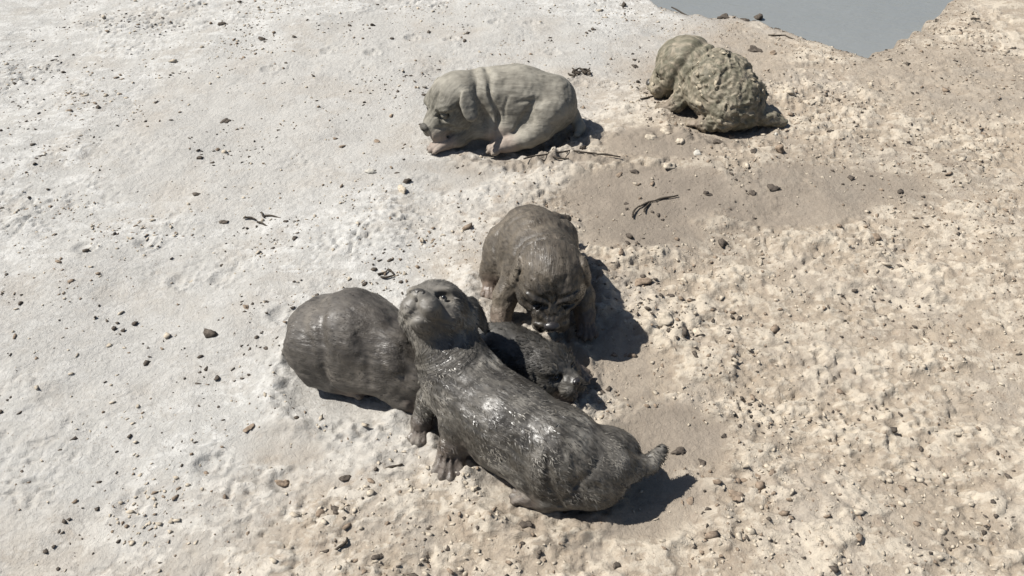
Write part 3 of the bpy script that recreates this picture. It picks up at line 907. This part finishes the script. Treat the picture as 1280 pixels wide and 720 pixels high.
def rock_mesh(name, size, seed, flat=.6, jag=.5):
    """a broken lump of dried mud: a few fused angular chunks with a crumbly skin"""
    r = np.random.default_rng(seed)
    v, f = ICO3
    v = v.copy(); d0 = v.copy()
    cs = r.uniform(-.55, .55, (5, 3)); rs = r.uniform(.45, .75, 5)
    rad_ = np.full(len(v), .35)
    for c, q in zip(cs, rs):                       # star-shaped union of chunks
        b = d0 @ c; disc = b * b - (c @ c - q * q)
        rad_ = np.maximum(rad_, np.where(disc > 0, b + np.sqrt(np.maximum(disc, 0)), 0))
    v = d0 * rad_[:, None]
    for _ in range(9):
        d = unit(r.normal(size=3)); t = r.uniform(.4, .75)
        v -= (np.maximum(v @ d - t, 0) * .9)[:, None] * d
    n = fbm(v[:, 0] * 2.6 + seed * 3.1, v[:, 1] * 2.6, v[:, 2] * 2.6 + seed, octv=4, seed=seed, gain=.65)
    v *= (1 + jag * n)[:, None]
    v *= np.array((r.uniform(.95, 1.35), r.uniform(.7, 1.0), flat)) * size
    return mesh_np(name, v, f, smooth=False)

def clod(name, x, y, size, mat, label, cat, seed, flat=.6, group=None, jag=.5):
    size *= .85
    me = rock_mesh(name, size, seed, flat, jag)
    o = obj(name, me, mat, None, (x, y, max(G(x, y), -.034) + size * (.10 if flat > .36 else .30) * max(flat, .3)))
    o.rotation_euler = (0, 0, seed * 1.7)
    tag(o, label, cat, group)
    return o

CLODS = [
 # name, x, y, radius, material, label, category, flatness
 ("stone", -0.331, 1.621, 0.0152, stone_pale, "pale angular stone at the left end of the smooth grey puppy's patch", "stone", 0.7),
 ("clod", -0.253, 1.535, 0.0184, clod_pale, "pinkish pale clod below the pale angular stone", "clod", 0.6),
 ("clod", -0.247, 1.575, 0.0112, clod_dark, "dark crumbly clod right behind the pinkish pale clod", "clod", 0.6),
 ("clod", -0.449, 2.497, 0.0155, clod_dark, "dark clod alone on smooth mud above the smooth grey puppy", "clod", 0.6),
 ("clod", -0.938, 2.51, 0.0207, clod_dark, "dark clod among the crumbs in the far left corner", "clod", 0.6),
 ("clod", -0.782, 2.401, 0.0150, clod_dark, "small dark clod right of the far left crumbs", "clod", 0.6),
 ("clod", -0.76, 1.896, 0.0169, clod_dark, "dark clod in a ring of specks at the left edge", "clod", 0.55),
 ("clod", -0.768, 1.699, 0.0138, clod_dark, "dark clod at the left edge nearest the smooth dry patch", "clod", 0.6),
 ("clod", -0.74, 1.746, 0.0100, clod_brown, "small brown clod between two dark clods at the left edge", "clod", 0.6),
 ("clod", -0.726, 1.531, 0.0128, clod_dark, "flat dark clod at the left edge level with the pinkish clod", "clod", 0.4),
 ("clod", -0.265, 2.451, 0.0102, clod_dark, "tiny dark clod high above the smooth grey puppy's head", "clod", 0.7),
 ("clod", -0.14, 2.451, 0.0102, clod_dark, "tiny dark clod high above the smooth grey puppy's back", "clod", 0.7),
 ("clod", 0.364, 2.219, 0.0118, clod_dark, "small dark clod between the two far puppies", "clod", 0.6),
 ("clod", -0.427, 1.754, 0.0120, clod_brown, "brown clod left of the smooth grey puppy's nose", "clod", 0.5),
 ("clod", -0.345, 1.786, 0.0122, clod_brown, "brown clod just in front of the smooth grey puppy's face", "clod", 0.5),
 ("stone", 0.45, 1.691, 0.0157, stone_pale, "round white pebble below the crusted puppy", "stone", 0.75),
 ("clod", 0.516, 1.746, 0.0200, clod_dark, "broad dark clod under the crusted puppy's rump", "clod", 0.45),
 ("clod", 0.56, 1.794, 0.0163, clod_brown, "brown clod beside the crusted puppy's rump", "clod", 0.5),
 ("clod", 0.656, 1.714, 0.0198, clod_brown, "tall brown clod right of the crusted puppy", "clod", 0.9),
 ("clod", 0.666, 1.786, 0.0142, stone_pale, "pale lump below the crusted puppy's tail", "clod", 0.6),
 ("clod", 0.806, 1.79, 0.0122, clod_dark, "dark clod at the right on the trampled mud", "clod", 0.6),
 ("clod", 0.588, 1.695, 0.0157, clod_dark, "flat dark clod on the trampled brown mud", "clod", 0.4),
 ("clod", 0.174, 1.714, 0.0119, clod_dark, "black clod just below the smooth grey puppy's rump", "clod", 0.8),
 ("clod", 0.099, 1.722, 0.0178, stone_pale, "white lump below the smooth grey puppy's hind foot", "clod", 0.6),
 ("clod", 0.373, 1.632, 0.0191, clod_pale, "pale grey lump on the step between the far puppies and the facing one", "clod", 0.6),
 ("clod", 0.295, 1.618, 0.0152, clod_dark, "dark clod on the step behind the facing puppy", "clod", 0.5),
 ("clod", 0.253, 1.603, 0.0132, clod_brown, "brown clod on the step behind the facing puppy", "clod", 0.5),
 ("clod", 0.446, 1.525, 0.0146, clod_dark, "dark clod in the middle of the smooth brown patch", "clod", 0.7),
 ("clod", 0.549, 1.525, 0.0128, clod_dark, "left one of two dark clods beyond the smooth brown patch", "clod", 0.6),
 ("clod", 0.6, 1.538, 0.0147, clod_dark, "right one of two dark clods beyond the smooth brown patch", "clod", 0.6),
 ("clod", 0.445, 1.347, 0.0152, clod_dark, "dark lumpy clod at the near edge of the smooth brown patch", "clod", 0.6),
 ("clod", 0.254, 1.212, 0.0206, clod_brown, "elongated dark brown clod touching the facing puppy's shadow", "clod", 0.45),
 ("clod", 0.222, 1.289, 0.0165, clod_brown, "brown clod behind the facing puppy's shadow", "clod", 0.5),
 ("clod", 0.278, 1.094, 0.0359, clod_pale, "largest pale flat crust lump right of the facing puppy", "clod", 0.3),
 ("clod", 0.343, 1.07, 0.0207, clod_pale, "pale crust lump right of the largest flat one", "clod", 0.35),
 ("clod", 0.266, 0.793, 0.0139, clod_dark, "dark clod right of the front puppy's tail", "clod", 0.6),
 ("clod", 0.298, 0.773, 0.0112, clod_dark, "dark clod farther right of the front puppy's tail", "clod", 0.55),
 ("clod", 0.341, 0.823, 0.0090, clod_dark, "small dark clod on the smooth patch right of the front puppy", "clod", 0.6),
 ("clod", 0.378, 0.745, 0.0098, clod_brown, "left one of two brown clods at lower right", "clod", 0.6),
 ("clod", 0.398, 0.745, 0.0098, clod_brown, "right one of two brown clods at lower right", "clod", 0.6),
 ("clod", 0.335, 0.705, 0.0179, clod_brown, "broad crumbly brown clod at lower right", "clod", 0.35),
 ("clod", 0.265, 0.698, 0.0095, clod_brown, "brown clod right of the front puppy's shadow", "clod", 0.5),
 ("clod", 0.017, 0.652, 0.0138, clod_dark, "flat dark clod in front of the front puppy's belly", "clod", 0.4),
 ("clod", 0.144, 0.592, 0.0100, clod_dark, "dark clod at the bottom edge below the front puppy's rump", "clod", 0.6),
 ("clod", -0.352, 0.739, 0.0122, clod_brown, "brown clod at lower left", "clod", 0.5),
 ("clod", -0.427, 0.842, 0.0104, clod_brown, "small brown clod below the plump left puppy", "clod", 0.5),
 ("clod", -0.281, 0.673, 0.0105, clod_brown, "brown clod at the bottom left among pitted crust", "clod", 0.5),
 ("clod", -0.259, 0.68, 0.0094, clod_dark, "dark clod at the bottom left among pitted crust", "clod", 0.5),
 ("clod", -0.256, 0.737, 0.0122, clod_dark, "elongated dark clod below the front puppy's paw at left", "clod", 0.4),
 ("clod", -0.508, 1.137, 0.0092, clod_brown, "brown clod left of the plump puppy", "clod", 0.6),
 ("clod", -0.636, 1.432, 0.0105, clod_dark, "small dark clod left of the cluster of dark scraps", "clod", 0.6),
 ("clod", 0.756, 1.993, 0.0307, clod_pale, "pale crumbly heap behind the crusted puppy's tail", "clod", 0.5),
 ("clod", 0.8, 1.955, 0.0281, clod_pale, "pale crumbly heap right of the crusted puppy's tail", "clod", 0.5),
 ("clod", 0.747, 2.328, 0.0245, clod_dark, "dark lump on the bank between the crusted puppy and the water", "clod", 0.5),
 ("clod", 0.79, 2.293, 0.0169, clod_brown, "brown lump on the bank near the water", "clod", 0.5),
 ("clod", 0.84, 2.663, 0.0244, clod_dark, "black lump standing out of the water", "clod", 0.8),
 ("clod", 0.771, 2.571, 0.0237, clod_dark, "dark lump at the water's edge", "clod", 0.5),
 ("clod", 0.705, 2.599, 0.0319, clod_dark, "broad dark lump on the far bank of the water", "clod", 0.4),
 ("clod", 0.882, 2.564, 0.0158, clod_dark, "small dark lump in the shallow water", "clod", 0.5),
 ("clod", 0.346, 1.762, 0.0181, clod_pale, "left pale flake clod below the crusted puppy's chin", "clod", 0.5),
 ("clod", 0.391, 1.794, 0.0224, clod_pale, "middle pale flake clod below the crusted puppy's chin", "clod", 0.5),
 ("clod", 0.42, 1.746, 0.0200, clod_pale, "right pale flake clod below the crusted puppy's chin", "clod", 0.5),
]
for i, (nm, x, y, s, mt, lb, ct, fl) in enumerate(CLODS):
    clod(nm, x, y, s, mt, lb, ct, 100 + i, fl, "clods and stones on the mud")

def twigs(label, x, y, segs, r=.0026, name="twig"):
    """a little bundle: root empty with one mesh per stick"""
    root = bpy.data.objects.new(name, None); COL.objects.link(root); root.empty_display_size = .02
    z = G(x, y); root.location = (x, y, z)
    tag(root, label, "twig")
    for (a, b) in segs:
        a = np.array(a, float); b = np.array(b, float)
        n = 6; VV = []; F = []
        d = unit(b - a); R = frame(d)
        ph = rng.uniform(0, 6)
        for i in range(n):
            t = i / (n - 1)
            c = a + (b - a) * t + R[1] * .0035 * math.sin(ph + 4 * t) + np.array((0, 0, 0))
            rr = r * (1 - .6 * abs(t - .35))
            for k in range(6):
                an = k * math.pi / 3
                VV.append(c + rr * (R[1] * math.cos(an) + R[2] * math.sin(an)))
        for i in range(n - 1):
            for k in range(6):
                F.append((i * 6 + k, i * 6 + (k + 1) % 6, (i + 1) * 6 + (k + 1) % 6, (i + 1) * 6 + k))
        base = len(VV); VV.append(a); VV.append(b)
        for k in range(6):
            F.append((base, (k + 1) % 6, k, base)); F.append((base + 1, (n - 1) * 6 + k, (n - 1) * 6 + (k + 1) % 6, base + 1))
        me = bpy.data.meshes.new("stick")
        me.from_pydata([tuple(v) for v in VV], [], [tuple(dict.fromkeys(f)) for f in F]); me.update()
        for p in me.polygons: p.use_smooth = True
        obj("stick", me, twig_mat, root)
    return root
tr = random.Random(3)
tangle = []
for k in range(16):
    cx, cy, an, ln = tr.gauss(0, .018), tr.gauss(0, .010), tr.uniform(0, 3.14), tr.uniform(.004, .013)
    tangle.append(((cx - ln * math.cos(an), cy - ln * math.sin(an), .002), (cx + ln * math.cos(an), cy + ln * math.sin(an), tr.uniform(.002, .010))))
twigs("tangle of dark broken twigs behind the smooth grey puppy", 0.19, 2.159, tangle, r=.0034)
twigs("cluster of flat dark scraps on pale mud at left", -0.548, 1.432, [((-0.044, 0.007, 0.003), (-0.014, 0.0, 0.003)), ((0.0, 0.013, 0.003), (0.04, 0.007, 0.003)), ((-0.011, -0.012, 0.003), (0.019, -0.024, 0.003)), ((-0.013, 0.025, 0.003), (0.004, 0.01, 0.003))])
twigs("curled dark twig scrap behind the front puppy's head", -0.25, 1.234, [((-0.016, -0.005, 0.003), (-0.002, 0.01, 0.003)), ((-0.002, 0.01, 0.003), (0.016, 0.0, 0.003)), ((-0.012, -0.01, 0.003), (0.014, -0.01, 0.003))])
twigs("long dark rootlet lying below the smooth grey puppy", 0.185, 1.676, [((-0.156, -0.029, 0.003), (-0.097, 0.0, 0.003)), ((-0.097, 0.0, 0.003), (-0.038, 0.015, 0.003)), ((-0.038, 0.015, 0.003), (0.019, -0.007, 0.003)), ((0.019, -0.007, 0.003), (0.076, -0.015, 0.003)), ((-0.088, -0.015, 0.003), (-0.05, -0.029, 0.003))])
twigs("forked brown twig at the edge of the smooth brown patch", 0.324, 1.486, [((-0.061, -0.057, 0.003), (-0.041, -0.013, 0.003)), ((-0.041, -0.013, 0.003), (0.001, 0.006, 0.003)), ((0.001, 0.006, 0.003), (0.052, 0.032, 0.003)), ((-0.018, 0.0, 0.003), (-0.03, -0.038, 0.003))])
twigs("dark twig poking out under the crusted puppy's chin", 0.37, 2.007, [((-0.019, -0.009, 0.003), (0.036, 0.005, 0.003))])
twigs("thin dark root along the water's edge", 0.881, 2.413, [((-0.069, 0.026, 0.003), (-0.015, 0.019, 0.003)), ((-0.015, 0.019, 0.003), (0.031, -0.049, 0.003)), ((0.031, -0.049, 0.003), (0.061, -0.132, 0.003))])
twigs("dark bent root on the bank left of the water", 0.654, 2.613, [((-0.109, 0.087, 0.003), (-0.053, 0.0, 0.003)), ((-0.053, 0.0, 0.003), (0.016, -0.028, 0.003)), ((0.016, -0.028, 0.003), (0.059, 0.0, 0.003))])
twigs("slim dark twig pointing at the front puppy's paw", -0.185, 0.759, [((-0.012, -0.009, 0.003), (0.013, 0.009, 0.003))])
twigs("short dark twig at the bottom edge left of centre", -0.239, 0.621, [((-0.003, -0.01, 0.003), (0.005, 0.01, 0.003))])

def crumbs(name, n, size, mat, label, seed, weight, sub=ICO1):
    r = np.random.default_rng(seed)
    X = []; need = n
    xs = r.uniform(-1.55, 1.55, n * 30); ys = r.uniform(.52, 2.95, n * 30) 
    # even density over the ground near the viewer, thinner farther off
    ok = np.abs(xs) < .32 + .62 * ys
    w = weight(xs, ys) * ok
    pick = np.nonzero(r.uniform(0, 1, len(xs)) < w)[0][:n]
    xs, ys = xs[pick], ys[pick]; zs = height(xs, ys)
    v, f = sub; VV = []; FF = []; m = len(v)
    for i in range(len(xs)):
        s = size * math.exp(.5 * r.normal())
        a = r.uniform(0, 6.28); c, sn = math.cos(a), math.sin(a)
        vv = v * np.clip(1 + .38 * r.normal(size=(m, 1)), .35, 1.9) * (s * r.uniform(.8, 1.7), s * r.uniform(.6, 1.1), s * r.uniform(.4, .8))
        vv = np.stack([vv[:, 0] * c - vv[:, 1] * sn + xs[i], vv[:, 0] * sn + vv[:, 1] * c + ys[i], vv[:, 2] + zs[i] + s * .2], 1)
        VV.append(vv); FF.append(f + i * m)
    me = mesh_np(name, np.concatenate(VV), np.concatenate(FF), smooth=False)
    o = obj(name, me, mat); tag(o, label, kind="stuff")
    return o

PUPS = [(.05, .74, .13), (-.1, .85, .10), (-.27, .95, .12), (.05, 1.17, .11), (.03, .96, .10), (0, 1.81, .17), (.54, 1.88, .13)]
def clearance(x, y):
    c = np.ones_like(x)
    for (a, b, r) in PUPS: c = c * (np.hypot(x - a, y - b) > r * .75)
    return c * (y < shore(x) - .01)
def w_crumb(x, y):
    sm = smooth_mask(x, y); wm = warm_mask(x, y)
    return clearance(x, y) * (1 - .88 * sm) * (.15 + .85 * sstep(-.15, .45, fbm(x * 6, y * 6, octv=3, seed=61) + .5 * (wm - .45))) * .5
def w_dark(x, y):
    cl = sstep(.10, .55, fbm(x * 8, y * 8, octv=3, seed=81))
    edge = np.exp(-((y - shore(x) + .022) / .016) ** 2) * (x > .4)
    return clearance(x, y) * np.clip((.03 + .97 * cl) * (1 - .7 * smooth_mask(x, y)) * .5 + .6 * edge, 0, 1)
crumbs("pale_crumbs", 7500, .0017, clod_pale, "pale dry mud crumbs strewn over the ground", 21, w_crumb)
crumbs("brown_crumbs", 4000, .0017, clod_brown, "brown soil crumbs strewn over the ground", 22, w_crumb)
crumbs("dark_crumbs", 2200, .0020, clod_dark, "dark damp crumbs and bits scattered over the ground", 23, w_dark)
